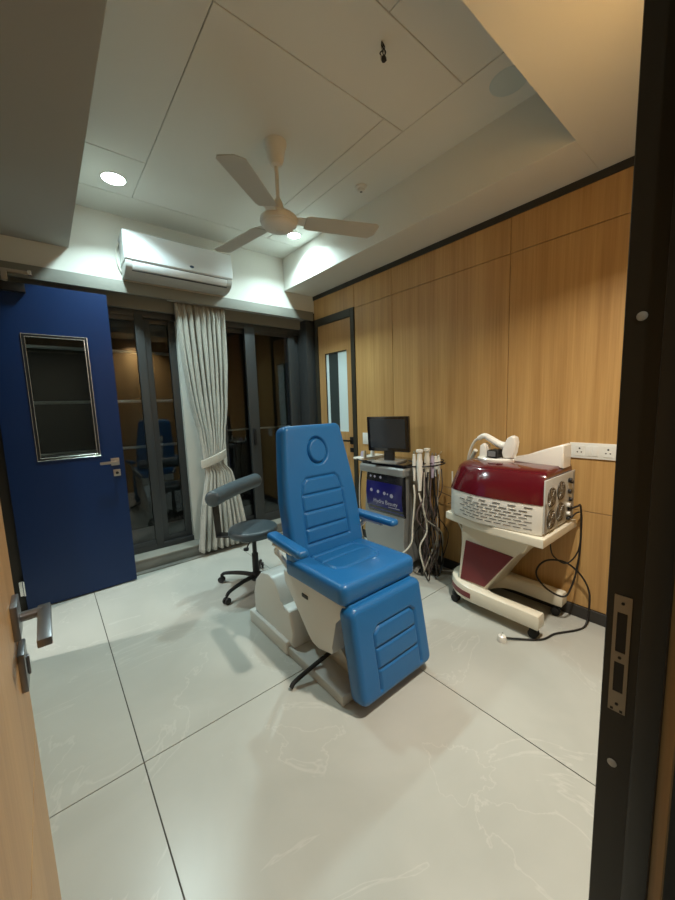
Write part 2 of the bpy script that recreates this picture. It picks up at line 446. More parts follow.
# curtain --------------------------------------------------------------
cu = thing('curtain', 'pale linen curtain tied back between the two dark windows', 'curtain', (1.30, D+.06, .12))
def curtain_mesh():
    b = bmesh.new(); nu, nv_ = 220, 90
    prof = [(2.455, 1.055, 1.53, 1.0, .028), (2.30, 1.06, 1.53, 1, .034), (1.9, 1.08, 1.52, 1, .042), (1.5, 1.12, 1.49, .9, .042), (1.2, 1.17, 1.44, .7, .032),
            (1.0, 1.19, 1.40, .55, .026), (.92, 1.195, 1.39, .5, .024), (.80, 1.20, 1.47, .6, .026), (.5, 1.125, 1.53, .85, .036), (.06, 1.055, 1.58, 1, .044)]
    rows = []
    for j in range(nv_+1):
        z = 2.455+(.06-2.455)*j/nv_
        for k in range(len(prof)-1):
            if prof[k][0] >= z >= prof[k+1][0]-1e-9: break
        a, c = prof[k], prof[k+1]; t = (a[0]-z)/(a[0]-c[0]); t = t*t*(3-2*t) if .8 < z < 1.3 else t
        xl, xr, am = a[1]+(c[1]-a[1])*t, a[2]+(c[2]-a[2])*t, a[4]+(c[4]-a[4])*t
        row = []
        for i in range(nu+1):
            u = i/nu
            ph = u*2*PI*9+.9*math.sin(u*9)+.25*math.sin(z*3+u*5)
            top = max(0, (z-2.34)/.11)
            y = D+.062-.115*max(0, min(1, (1.6-z)/1.3))+am*math.sin(ph)*(1-.45*top)+.007*math.sin(ph*2.3+z*4)
            if top > 0: y += .006*math.sin(u*2*PI*44)
            x = xl+(xr-xl)*u+.010*math.cos(ph)
            row.append(b.verts.new((x, min(y, D+.14), z+(0.01*math.sin(ph) if j == nv_ else 0))))
        rows.append(row)
    for j in range(nv_):
        for i in range(nu): b.faces.new((rows[j][i], rows[j][i+1], rows[j+1][i+1], rows[j+1][i]))
    return b
cm = MB(); cm._merge(curtain_mesh(), curtain_m)
c_ob = obj('curtain_panel', cm, curtain_m, cu, ang=180)
so = c_ob.modifiers.new('thick', 'SOLIDIFY'); so.thickness = .003
tb = MB()
bt = bmesh.new(); n = 40; rows = []
for k, (dz, ex) in enumerate([(-.045, .004), (-.04, .012), (0, .016), (.04, .012), (.045, .004)]):
    rows.append([bt.verts.new((1.295+(.118+ex)*math.cos(2*PI*i/n), D+.004+(.045+ex)*math.sin(2*PI*i/n), .96+dz+.045*math.cos(2*PI*i/n))) for i in range(n)])
for k in range(4):
    for i in range(n): bt.faces.new((rows[k][i], rows[k][(i+1) % n], rows[k+1][(i+1) % n], rows[k+1][i]))
tb._merge(bt, curtain_tie); tie = obj('tie_back', tb, curtain_tie, cu)
so = tie.modifiers.new('thick', 'SOLIDIFY'); so.thickness = .006
tk = MB(); tk.box(1.0, 2.5, D+.05, D+.075, 2.462, 2.48, grey_shell, .002); obj('curtain_track', tk, grey_shell, cu)

# ------------------------------------------------------------------ wooden entrance leaf at the left edge
hx, hy = -.084, .170; ex, ey = -.084, 1.1
ang = math.atan2(ey-hy, ex-hx)
LM = Matrix.Translation((hx, hy, 0)) @ Matrix.Rotation(ang, 4, 'Z')     # local +x along the leaf, local -y is the visible face
def lbox(mb, x0, x1, y0, y1, z0, z1, m, bev=0.0): return mb.box(x0, x1, y0, y1, z0, z1, m, bev, M=LM)
lw_ = MB(); LL = .865
lbox(lw_, 0, LL, .004, .020, .012, .733, wood_door); lbox(lw_, 0, LL, .004, .020, .740, 2.37, wood_door)
lbox(lw_, 0, LL, .0085, .028, .012, 2.37, black); lbox(lw_, .0, LL, .028, .042, .012, 2.37, navy)
leaf = struct('door_2', lw_, label='oak faced door leaf standing open at the left edge')
hd = MB()
lbox(hd, .735, .805, -.007, .004, 1.015, 1.085, steel_dark, .002)
obj('rose', hd, steel_dark, leaf)
hd = MB(); hd.cyl(LM @ Vector((.775, -.007, 1.045)), LM @ Vector((.775, -.042, 1.045)), .010, steel_dark)
lbox(hd, .635, .792, -.056, -.034, 1.037, 1.053, steel_dark, .003)
obj('lever_handle', hd, steel_dark, leaf)
hd = MB(); lbox(hd, .735, .805, -.007, .004, .905, .985, steel_dark, .002)
lbox(hd, .762, .774, -.012, -.007, .925, .965, steel_dark, .002)
obj('keyhole_plate', hd, steel_dark, leaf)

# ------------------------------------------------------------------ blue door
bx0, bx1, by = -.233, .49, 3.43
wx0, wx1, wz0, wz1 = -.055, .325, 1.12, 2.03
bd = MB()
bd.box(bx0, wx0, by, by+.038, .012, 2.38, blue_door); bd.box(wx1, bx1, by, by+.038, .012, 2.38, blue_door)
bd.box(wx0, wx1, by, by+.038, .012, wz0, blue_door); bd.box(wx0, wx1, by, by+.038, wz1, 2.38, blue_door)
door = struct('door_3', bd, label='royal blue door with a glazed window, open against the back wall')
def ring(mb, x0, x1, z0, z1, w, y0, y1, m):
    mb.box(x0, x1, y0, y1, z1-w, z1, m, .0008, 1); mb.box(x0, x1, y0, y1, z0, z0+w, m, .0008, 1)
    mb.box(x0, x0+w, y0, y1, z0+w, z1-w, m, .0008, 1); mb.box(x1-w, x1, y0, y1, z0+w, z1-w, m, .0008, 1)
vf = MB(); ring(vf, wx0-.006, wx1+.006, wz0-.006, wz1+.006, .0035, by-.006, by+.003, chrome); ring(vf, wx0-.001, wx1+.001, wz0-.001, wz1+.001, .014, by-.004, by+.003, black)
ring(vf, wx0+.013, wx1-.013, wz0+.013, wz1-.013, .0035, by-.007, by+.003, chrome)
v_ = obj('vision_frame', vf, chrome, door)
gl = MB(); gl.box(wx0+.001, wx1-.001, by+.010, by+.016, wz0+.001, wz1-.001, glass_clear); obj('vision_pane', gl, glass_clear, door, smooth=False)
hd = MB(); hd.box(.395, .455, by-.008, by, 1.025, 1.085, steel, .002); obj('handle_rose', hd, steel, door)
hd = MB(); hd.cyl((.425, by-.008, 1.055), (.425, by-.05, 1.055), .009, steel); hd.box(.315, .437, by-.062, by-.048, 1.045, 1.065, steel, .003); obj('lever_handle', hd, steel, door)
hd = MB(); hd.box(.405, .455, by-.008, by, .935, .99, steel, .002); hd.cyl((.43, by-.014, .962), (.43, by-.008, .962), .011, black); obj('keyhole_plate', hd, steel, door)
for z in (.19, 2.1):
    hi = MB(); hi.box(-.262, -.235, by-.006, by+.002, z-.055, z+.055, chrome, .001, 1); hi.cyl((-.236, by-.010, z-.055), (-.236, by-.010, z+.055), .007, chrome, 16)
    obj('hinge', hi, chrome, door)
cl = MB(); cl.box(-.20, .0, by-.045, by-.001, 2.31, 2.37, black, .004); cl.box(-.235, .04, by-.075, by-.055, 2.425, 2.445, steel, .003)
cl.cyl((-.1, by-.04, 2.37), (-.1, by-.065, 2.43), .012, steel); cl.box(.025, .045, by-.080, by-.050, 2.42, 2.45, chrome, .002)
cl.box(-.115, -.085, by-.078, by-.03, 2.37, 2.44, steel, .002)
obj('door_closer', cl, steel, door)

# ------------------------------------------------------------------ oak door in the right wall
of = MB()
of.box(W-.012, W+.02, 2.865, 2.925, 0, 2.46, olive_frame, .002, 1); of.box(W-.012, W+.02, 3.515, 3.57, 0, 2.46, olive_frame, .002, 1)
of.box(W-.012, W+.02, 2.925, 3.515, 2.38, 2.46, olive_frame, .002, 1)
struct('trim_9', of, label='dark frame around the oak door in the right wall')
od = MB(); oy0, oy1, oz0, oz1 = 3.01, 3.39, 1.155, 2.05
od.box(W+.004, W+.02, 2.928, oy0, .01, 2.377, wood_door); od.box(W+.004, W+.02, oy1, 3.512, .01, 2.377, wood_door)
od.box(W+.004, W+.02, oy0, oy1, .01, oz0, wood_door); od.box(W+.004, W+.02, oy0, oy1, oz1, 2.377, wood_door)
od_ = struct('door_4', od, label='oak door with a narrow glazed slot in the right wall')
bl = MB(); bl.box(W+.0095, W+.0118, oy0+.001, 3.165, oz0, oz1-.012, reflect_pale); bl.box(W+.0095, W+.0118, 3.165, 3.33, oz0, oz1-.012, reflect_dark); bl.box(W+.0095, W+.0118, 3.33, oy1-.012, oz0, oz1-.012, reflect_pale)  # pale and dark strips paint a reflection into the door pane
bl.box(W+.003, W+.0118, oy0, oy1, oz1-.012, oz1, black); bl.box(W+.003, W+.0118, oy1-.012, oy1, oz0, oz1, black)
obj('vision_pane', bl, reflect_pale, od_)
hd = MB(); hd.box(W-.008, W+.004, 2.935, 2.985, 1.02, 1.10, black, .002); hd.cyl((W-.008, 2.96, 1.06), (W-.05, 2.96, 1.06), .009, black)
hd.box(W-.06, W-.045, 2.95, 3.09, 1.05, 1.07, black, .003); hd.box(W-.008, W+.004, 2.935, 2.985, .93, .98, black, .002)
obj('lever_handle', hd, black, od_)

# ------------------------------------------------------------------ wall plates
sk = MB(); sy0, sy1, sz0, sz1 = .575, .832, 1.066, 1.164
sk.box(W-.010, W, sy0, sy1, sz0, sz1, socket_white, .003)
sk_ = obj('socket_plate', sk, socket_white); tag(sk_, 'long white socket plate on the oak wall beside the red machine', 'socket')
def sock(y, z, par):
    m_ = MB(); m_.box(W-.0125, W-.0095, y-.026, y+.026, z-.033, z+.033, socket_white, .001, 1)
    for dy, dz, r in ((0, .014, .0055), (-.011, -.009, .0042), (.011, -.009, .0042)):
        m_.cyl((W-.0132, y+dy, z+dz), (W-.012, y+dy, z+dz), r, socket_hole, 12)
    return obj('socket_outlet', m_, socket_white, par)
sock(.775, 1.115, sk_); sock(.625, 1.115, sk_)
m_ = MB()
for y in (.69, .722): m_.box(W-.014, W-.0095, y-.013, y+.013, 1.085, 1.145, socket_white, .002)
obj('rocker_switch', m_, socket_white, sk_)
sw = MB(); sw.box(W-.009, W, 2.665, 2.775, 1.035, 1.155, socket_white, .003); s_ = obj('switch_plate', sw, socket_white); tag(s_, 'small square white switch plate beside the oak door', 'switch')
sw = MB(); sw.box(W-.013, W-.008, 2.69, 2.75, 1.06, 1.13, socket_white, .002); obj('rocker_switch', sw, socket_white, s_)

# ------------------------------------------------------------------ ceiling things
FC = Vector((1.285, 2.085, 0))
fan = thing('ceiling_fan', 'ivory three bladed ceiling fan hanging from the white ceiling', 'fan', (FC.x, FC.y, HM))
f = MB(); f.lathe([(0, 0), (.070, 0), (.070, -.016), (.062, -.036), (.046, -.105), (.036, -.128), (.018, -.136), (0, -.136)], (FC.x, FC.y, HM), fan_white)
obj('ceiling_canopy', f, fan_white, fan)
f = MB(); f.cyl((FC.x, FC.y, 2.72), (FC.x, FC.y, 2.94), .012, fan_white, 16); obj('down_rod', f, fan_white, fan)
f = MB(); f.lathe([(0, 0), (.014, 0), (.026, -.02), (.044, -.09), (.044, -.098), (0, -.098)], (FC.x, FC.y, 2.752), fan_white); obj('lower_canopy', f, fan_white, fan)
f = MB(); f.lathe([(0, 2.660), (.05, 2.660), (.095, 2.652), (.116, 2.634), (.120, 2.618), (.114, 2.600), (.108, 2.597), (.106, 2.590), (.088, 2.575), (.05, 2.563), (.022, 2.560), (.020, 2.556), (0, 2.555)], (FC.x, FC.y, 0), fan_white, 40)
obj('motor_housing', f, fan_white, fan)
for tx, ty in ((1.905, 1.842), (.795, 1.71), (1.165, 2.735)):
    a = math.atan2(ty-FC.y, tx-FC.x); L = math.hypot(ty-FC.y, tx-FC.x)
    M = Matrix.Translation((FC.x, FC.y, 2.626)) @ Matrix.Rotation(a, 4, 'Z') @ Matrix.Rotation(math.radians(-9), 4, 'X')
    bl = MB(); bl.prism([(.17, -.056), (.20, -.066), (L-.02, -.076), (L, -.058), (L, .034), (L-.035, .076), (.20, .066), (.17, .056)], 'z', -.002, .003, fan_blade, .001, 1, M)
    bo = obj('blade', bl, fan_blade, fan)
    br = MB(); br.prism([(.08, -.028), (.19, -.042), (.24, -.03), (.24, .03), (.19, .042), (.08, .028)], 'z', .003, .008, fan_white, .001, 1, M)
    obj('blade_bracket', br, fan_white, bo)

def downlight(x, y, label, lm, r=.072, z=HM, on=True):
    t = thing('ceiling_light', label, 'light', (x, y, z), 'recessed ceiling downlights')
    m_ = MB(); m_.lathe([(r, 0), (r+.012, 0), (r+.010, -.004), (r, -.005), (r-.002, 0)], (x, y, z), fan_white, 40); obj('trim_ring', m_, fan_white, t)
    m_ = MB(); m_.lathe([(0, -.002), (r, -.002), (r, 0.0), (0, 0.0)], (x, y, z), lm, 40); obj('diffuser', m_, lm, t)
    return t
downlight(.555, 3.045, 'lit round downlight in the ceiling left of the fan, near the air conditioner', lamp_cool)
downlight(2.03, 3.035, 'lit round downlight in the ceiling corner, glaring just under the fan motor', lamp_cool, r=.06)
sp_ = MB(); sp_.lathe([(0, -.004), (.08, -.004), (.09, -.002), (.092, 0), (0, 0)], (2.03, .998, HM), disc_m, 40)
tag(obj('ceiling_speaker', sp_, disc_m), 'flat pale blue grey disc on the ceiling near the cream soffit', 'speaker')
sd = thing('smoke_detector', 'small white smoke detector on the ceiling right of the fan', 'detector', (2.025, 2.10, HM))
m_ = MB(); m_.lathe([(0, 0), (.045, 0), (.045, -.010), (.030, -.014), (0, -.014)], (2.025, 2.10, HM), fan_white, 32); obj('base', m_, fan_white, sd)
m_ = MB(); m_.lathe([(0, 0), (.028, 0), (.026, -.018), (.014, -.022), (0, -.022)], (2.025, 2.10, HM-.014), fan_white, 32); m_.lathe([(0, -.0225), (.010, -.0225), (.010, -.0205), (0, -.0205)], (2.025, 2.10, HM-.014), black, 16); obj('sensor', m_, fan_white, sd)
hk = thing('ceiling_hook', 'small dark hook with loose wire ends hanging from the ceiling', 'hook', (1.357, 1.25, HM))
m_ = MB(); m_.tube([(1.357, 1.25, HM), (1.357, 1.25, HM-.03), (1.365, 1.242, HM-.045), (1.372, 1.25, HM-.06), (1.360, 1.257, HM-.07), (1.350, 1.25, HM-.058)], .0035, steel, 8); obj('hook', m_, steel, hk)
m_ = MB()
for k in range(3): m_.tube([(1.357, 1.25, HM), (1.35+.01*k, 1.245, HM-.025), (1.365-.008*k, 1.235+.01*k, HM-.05), (1.352+.012*k, 1.24, HM-.075)], .0025, cable_black, 6)
m_.lathe([(0, -.012), (.010, -.008), (.012, 0), (.008, .010), (0, .012)], (1.363, 1.245, HM-.072), cable_black, 12)
obj('wire_ends', m_, cable_black, hk)

# air conditioner -----------------------------------------------------
ac = thing('air_conditioner', 'white split air conditioner on the wall above the windows', 'air conditioner', (1.08, D, 2.57))
ax0, ax1 = .635, 1.53
prof = [(D, 2.875), (D-.19, 2.895), (D-.205, 2.885), (D-.213, 2.70), (D-.21, 2.675), (D-.20, 2.665), (D-.06, 2.665), (D, 2.665)]
m_ = MB(); m_.prism(prof, 'x', ax0, ax1, ac_white, .006); obj('front_cover', m_, ac_white, ac)
prof = [(D, 2.663), (D-.20, 2.663), (D-.197, 2.635), (D-.17, 2.600), (D-.12, 2.575), (D-.05, 2.565), (D, 2.565)]
m_ = MB(); m_.prism(prof, 'x', ax0+.004, ax1-.004, ac_grey, .006); obj('lower_casing', m_, ac_grey, ac)
m_ = MB(); m_.prism([(D-.2045, 2.656), (D-.200, 2.634), (D-.178, 2.604), (D-.174, 2.606), (D-.194, 2.636), (D-.198, 2.656)], 'x', ax0+.055, ax1-.055, ac_white, .001, 1)
m_.box(ax0+.05, ax1-.05, D-.2025, D-.19, 2.657, 2.661, black); m_.box(ax0+.05, ax1-.05, D-.178, D-.165, 2.592, 2.597, black)
obj('louvre', m_, ac_white, ac)
m_ = MB(); m_.lathe([(0, 0), (.020, 0), (.018, .002), (0, .003)], (1.155, D-.212, 2.705), mat('badge_blue', (.03, .07, .14), .3), 20, Matrix.Rotation(PI/2, 4, 'X') @ Matrix.Diagonal((1, .55, 1, 1)))
obj('badge', m_, None, ac)
m_ = MB(); m_.tube([(ax1+.0, D-.03, 2.86), (ax1+.03, D-.025, 2.82), (ax1+.035, D-.02, 2.72), (ax1+.015, D-.02, 2.62)], .006, cable_white, 8)
obj('side_cable', m_, cable_white, ac); m_ = MB()
m_.tube([(ax0, D-.03, 2.84), (ax0-.022, D-.02, 2.78), (ax0-.02, D-.02, 2.68), (ax0, D-.02, 2.62)], .005, cable_white, 8)
obj('side_cable', m_, cable_white, ac)

# ------------------------------------------------------------------ treatment chair
CX = 1.243
ch = thing('treatment_chair', 'blue padded treatment chair with armrests and footrest on a white base', 'chair', (CX, 1.7, 0))
def gline(d, w=.0065, dep=.009): return dep*math.exp(-(d/w)**2)
def segd(x, y, a, c):
    ax_, ay_ = a; bx_, by_ = c; vx, vy = bx_-ax_, by_-ay_; t = max(0, min(1, ((x-ax_)*vx+(y-ay_)*vy)/(vx*vx+vy*vy)))
    return math.hypot(x-ax_-t*vx, y-ay_-t*vy)
def mk_groove(lines):
    segs = []
    for L in lines: segs += list(zip(L, L[1:]))
    def f(x, y):
        d = min(segd(x, y, a, c) for a, c in segs)
        return gline(d, .0065, .012)
    return f
# backrest frame: local x -> world x, local y -> up along recline, local z -> towards -Y
def plane(origin, up, xdir=Vector((1, 0, 0))):
    up = Vector(up).normalized(); n = xdir.cross(up).normalized()
    M = Matrix((xdir, up, n)).transposed().to_4x4(); M.translation = Vector(origin); return M
# front surface passes (y=1.62,z=.60) to (y=1.75,z=1.36)
up = Vector((0, .145, .76)).normalized()
nb = Vector((1, 0, 0)).cross(up)
Tb = .105
orig = Vector((CX+.005, 1.615+.0725, .585+.38))-nb*(Tb/2)
Mb = plane(orig+Vector((.004, 0, 0)), up)
pt = [(-.162, -.30), (-.152, -.02), (-.142, .045), (-.115, .072), (.105, .072), (.132, .045), (.142, -.02), (.150, -.30)]
lines = [pt] + [[(-.155, y), (.148, y)] for y in (-.022, -.120, -.215, -.30)]
g1 = mk_groove(lines)
def gb(x, y):
    d = abs(math.hypot(x, y-.228)-.076)
    v = gline(d, .0065, .022) if d < .05 else 0
    if math.hypot(x, y-.228) < .07: v -= .004
    return v+(g1(x, y) if y < .1 and abs(x) < .17 else 0)
m_ = MB(); m_.cushion(.264, .388, Tb, .038, .030, Mb, vinyl, gb, 110, 170, taper=lambda y: 1-.215*max(0, (y+.05)/.44)**1.2 if y > -.05 else 1-.06*min(1, (-.05-y)/.3)*0, bulge=.006)
obj('backrest', m_, vinyl, ch, ang=60)
m_ = MB(); m_.box(-.10, .10, -.30, .15, -.012, .012, white_shell, .008, M=plane(orig-nb*(Tb/2+.010), up)); obj('backrest_support', m_, white_shell, ch)
# seat
ups = Vector((0, 1, -.02)).normalized()
Ms = plane((CX+.010, 1.473, .552), ups)
pt2 = [(-.150, .22), (-.165, -.02), (-.155, -.075), (-.12, -.105), (.12, -.105), (.155, -.075), (.165, -.02), (.150, .22)]
g2 = mk_groove([pt2, [(-.16, .03), (.16, .03)], [(-.16, .12), (.16, .12)]])
m_ = MB(); m_.cushion(.268, .262, .105, .04, .030, Ms, vinyl, lambda x, y: g2(x, y)*.8 if abs(x) < .2 and y > -.14 else 0, 110, 110, bulge=.008)
obj('seat', m_, vinyl, ch, ang=60)
# footrest
upf = Vector((0, .075, .42)).normalized(); nf = Vector((1, 0, 0)).cross(upf)
of_ = Vector((CX+.010, 1.133, .280))-nf*.05
Mf = plane(of_, upf)
pt3 = [(-.135, -.19), (-.135, .075), (-.10, .105), (.135, .105), (.165, .08), (.165, -.19)]
g3 = mk_groove([pt3, [(-.135, .005), (.165, .005)], [(-.135, -.095), (.165, -.095)]])
m_ = MB(); m_.cushion(.258, .232, .10, .045, .032, Mf, vinyl, g3, 110, 110, bulge=.006)
obj('footrest', m_, vinyl, ch, ang=60)
m_ = MB(); m_.cushion(.235, .045, .022, .02, .010, plane((CX+.01, 1.225, .495), (0, .8, .3)), vinyl, None, 30, 12); obj('hinge_flap', m_, vinyl, ch, ang=60)
# arms
for sx in (-1, 1):
    xa = CX+sx*.325
    M = Matrix.Translation((xa+.004, 1.585, .735)) @ Matrix.Rotation(sx*.05, 4, 'Z') @ Matrix.Rotation(.02, 4, 'X')
    m_ = MB(); m_.cushion(.035, .180, .036, .026, .014, M, vinyl, None, 16, 40, bulge=.003)
    ao = obj('armrest', m_, vinyl, ch, ang=70)
    m_ = MB(); m_.tube([(xa, 1.66, .705), (xa-sx*.005, 1.70, .66), (CX+sx*.27, 1.74, .60), (CX+sx*.22, 1.76, .52)], .014, white_shell, 10)
    m_.box(xa-.022, xa+.022, 1.50, 1.70, .703, .717, white_shell, .004)
    obj('arm_bracket', m_, white_shell, ao)
# mechanism under seat
m_ = MB(); m_.prism([(1.80, .495), (1.225, .495), (1.215, .46), (1.32, .385), (1.335, .22), (1.355, .185), (1.47, .155), (1.53, .165), (1.56, .20), (1.65, .31), (1.79, .42)], 'x', 1.015, 1.465, white_shell, .012, 3)
lb = obj('lift_body', m_, white_shell, ch, ang=40)
m_ = MB(); m_.box(1.009, 1.016, 1.545, 1.60, .405, .425, black, .002); obj('badge', m_, black, lb)
m_ = MB(); m_.prism([(2.16, .08), (2.165, .22), (2.13, .32), (2.05, .395), (1.95, .42), (1.88, .40), (1.83, .35), (1.80, .30), (1.785, .275), (1.75, .28), (1.71, .265), (1.685, .225), (1.68, .15), (1.68, .056), (1.72, .056), (1.72, .08)], 'x', .985, 1.50, white_shell, .022, 4)
obj('column_cover', m_, white_shell, ch, ang=30)
m_ = MB(); m_.box(.962, 1.522, 1.72, 2.20, 0.0, .085, white_shell, .010, 3); obj('base_plinth', m_, white_shell, ch)
m_ = MB(); m_.box(.975, 1.509, 1.225, 1.73, 0.0, .055, grey_shell, .008, 3); obj('base_plate', m_, grey_shell, ch)
m_ = MB(); m_.prism([(1.30, .056), (1.50, .056), (1.62, .20), (1.62, .30), (1.52, .28), (1.33, .12)], 'x', 1.10, 1.38, grey_shell, .006); obj('scissor_arm', m_, grey_shell, ch)
m_ = MB(); m_.tube([(.845, 1.485, .012), (.875, 1.49, .03), (.99, 1.475, .072), (1.10, 1.45, .12), (1.20, 1.44, .165)], .0115, rubber, 12, sub=8); obj('foot_lever', m_, rubber, ch)

# ------------------------------------------------------------------ stool
SX, SY = 1.225, 2.62
st = thing('stool', 'round slate grey swivel stool with padded curved backrest beside the blue chair', 'stool', (SX, SY, 0))
m_ = MB(); m_.lathe([(0, .435), (.16, .435), (.186, .444), (.196, .46), (.196, .488), (.188, .501), (.16, .508), (.06, .510), (0, .510)], (SX, SY, 0), grey_vinyl, 56); obj('seat', m_, grey_vinyl, st, ang=60)
m_ = MB(); m_.cyl((SX, SY, .10), (SX, SY, .28), .026, black, bev=.003); m_.cyl((SX, SY, .28), (SX, SY, .42), .018, black); m_.box(SX-.07, SX+.07, SY-.06, SY+.06, .418, .440, black, .004); obj('gas_column', m_, black, st)
m_ = MB(); m_.tube([(SX-.03, SY-.05, .425), (SX-.10, SY-.115, .415), (SX-.13, SY-.145, .40)], .005, black, 8); m_.lathe([(0, -.012), (.02, -.008), (.02, .008), (0, .012)], (SX-.14, SY-.155, .397), black, 16); obj('height_lever', m_, black, st)
m_ = MB()
m_.lathe([(0, .055), (.04, .055), (.045, .07), (.04, .11), (.026, .12), (0, .12)], (SX, SY, 0), black, 24); obj('base_hub', m_, black, st)
for k in range(5):
    a = math.radians(200+72*k); c, s_ = math.cos(a), math.sin(a)
    m_ = MB(); m_.tube([(SX+c*.02, SY+s_*.02, .09), (SX+c*.14, SY+s_*.14, .098), (SX+c*.28, SY+s_*.28, .085), (SX+c*.32, SY+s_*.32, .062)], .019, black, 10, r2=.012)
    lg = obj('base_arm', m_, black, st)
    m_ = MB(); px, py = SX+c*.32, SY+s_*.32; tx, ty = -s_, c
    for d in (-.013, .013): m_.cyl((px+tx*(d-.008), py+ty*(d-.008), .026), (px+tx*(d+.008), py+ty*(d+.008), .026), .026, black, 20, .003)
    m_.cyl((px, py, .03), (px, py, .065), .008, black, 10); obj('caster', m_, black, lg)
# curved bolster
pts = []
for k in range(13):
    t = k/12
    pts.append((.895+(1.41-.895)*t-.012*math.sin(t*PI), 2.56+(2.90-2.56)*t+.018*math.sin(t*PI), .805+.012*t))
m_ = MB()
m_.tube(pts, .060, grey_vinyl, 20, sub=3)
for p_, q_ in ((pts[0], pts[1]), (pts[-1], pts[-2])):
    d = (Vector(p_)-Vector(q_)); M = d.to_track_quat('Z', 'Y').to_matrix().to_4x4()
    m_.lathe([(.060, 0), (.055, .012), (.036, .020), (0, .023)], p_, grey_vinyl, 20, M)
obj('backrest', m_, grey_vinyl, st, ang=50)
a = math.radians(136)
m_ = MB(); ca, sa = math.cos(a), math.sin(a)
def bar(r0, z0, r1, z1):
    M = Matrix.Translation((SX, SY, 0)) @ Matrix.Rotation(a, 4, 'Z')
    m_.prism([(r0, z0), (r1, z1), (r1+.012, z1), (r0+.012, z0)] if r0 > .2 else [(r0, z0), (r1, z1), (r1, z1+.012), (r0, z0+.012)], 'y', -.05, .05, black, .002, 1, M)
bar(.285, .43, .30, .80); bar(.03, .425, .297, .425)
obj('backrest_bracket', m_, black, st)

# ------------------------------------------------------------------ facial machine trolley (near the oak door)
fm = thing('facial_machine', 'tall silver and black facial machine trolley with a screen on top against the oak wall', 'machine', (2.40, 2.1, 0))
y0, y1 = 1.86, 2.36
m_ = MB(); m_.prism([(2.24, .09), (2.20, .30), (2.215, .52), (2.24, .88), (2.56, .88), (2.56, .09)], 'y', y0+.02, y1-.02, silver, .012, 3); obj('body', m_, silver, fm)
m_ = MB(); m_.box(2.175, 2.57, y0-.01, y1+.01, .855, .925, silver, .022, 4); obj('top_band', m_, silver, fm)
m_ = MB(); m_.box(2.20, 2.57, y0+.01, y1-.01, .922, .952, black_gloss, .008, 3); m_.box(2.27, 2.40, 2.02, 2.2, .952, .956, black, .001, 1); obj('top_tray', m_, black_gloss, fm)
# front panel, curved
m_ = MB(); 
pr = [(2.205, .862), (2.188, .80), (2.180, .68), (2.190, .56), (2.215, .505), (2.235, .505), (2.235, .862)]
m_.prism(pr, 'y', y0+.015, y1-.07, panel_black, .006); fp = obj('front_panel', m_, panel_black, fm)
m_ = MB(); pr = [(2.1855, .785), (2.1775, .69), (2.1865, .575), (2.202, .53), (2.210, .53), (2.192, .575), (2.184, .69), (2.192, .785)]
m_.prism(pr, 'y', y0+.018, y1-.075, panel_blue, .001, 1); obj('blue_display', m_, panel_blue, fp)
def icon(y, z, r, x):
    q = MB(); q.lathe([(0, 0), (r, 0), (r, .0012), (0, .0015)], (x, y, z), white_print, 14, Matrix.Rotation(-PI/2, 4, 'Y')); return q
for y, z, r in ((2.24, .825, .010), (2.19, .825, .011), (2.12, .825, .012)): obj('icon', icon(y, z, r, 2.192), white_print, fp)
for y, z, r in ((2.22, .705, .015), (2.14, .70, .014), (2.065, .695, .015), (2.03, .693, .008), (1.985, .685, .018)): obj('icon', icon(y, z, r, 2.178), white_print, fp)
def text_obj(s, size, loc, par):
    c = bpy.data.curves.new('lettering', 'FONT'); c.body = s; c.size = size; c.extrude = .0006
    tmp = bpy.data.objects.new('tmp', c); COL.objects.link(tmp); bpy.context.view_layer.update()
    me = bpy.data.meshes.new_from_object(tmp.evaluated_get(bpy.context.evaluated_depsgraph_get())); bpy.data.objects.remove(tmp)
    me.materials.clear(); me.materials.append(white_print)
    o = bpy.data.objects.new('lettering', me); COL.objects.link(o)
    M = Matrix(((0, 0, -1), (-1, 0, 0), (0, 1, 0))).to_4x4()      # reads along -Y, faces -X
    o.matrix_world = M; off = OFF[par.name]; o.parent = par
    M.translation = Vector(loc)-off; o.matrix_basis = M
    return o
text_obj('Hydra Beauty', .050, (2.1805, 2.20, .600), fp)
q = MB()
for k in range(9): q.box(2.1835, 2.1855, 1.905+k*.014, 1.915+k*.014, .578, .585, white_print)
obj('small_lettering', q, white_print, fp)
# screen
Msn = Matrix.Translation((2.26, 2.085, 1.195)) @ Matrix.Rotation(math.radians(15), 4, 'Z')
m_ = MB(); m_.box(-.018, .020, -.195, .195, -.150, .150, black_gloss, .008, 3, M=Msn @ Matrix.Rotation(-.06, 4, 'Y')); sc = obj('monitor', m_, black_gloss, fm)
m_ = MB(); m_.box(-.0195, -.017, -.165, .165, -.118, .128, screen_m, M=Msn @ Matrix.Rotation(-.06, 4, 'Y')); obj('screen', m_, screen_m, sc)
m_ = MB(); m_.box(.0, .035, -.045, .045, -.23, -.12, black, .006, M=Msn); m_.box(-.09, .11, -.12, .12, -.244, -.226, silver, .006, M=Msn); obj('monitor_stand', m_, silver, sc)
for x, y in ((2.26, 1.92), (2.26, 2.30), (2.53, 1.92), (2.53, 2.30)):
    q = MB(); q.cyl((x-.012, y, .032), (x+.012, y, .032), .032, rubber, 20, .004); q.box(x-.016, x+.016, y-.02, y+.02, .05, .09, black, .004); obj('caster', q, rubber, fm)
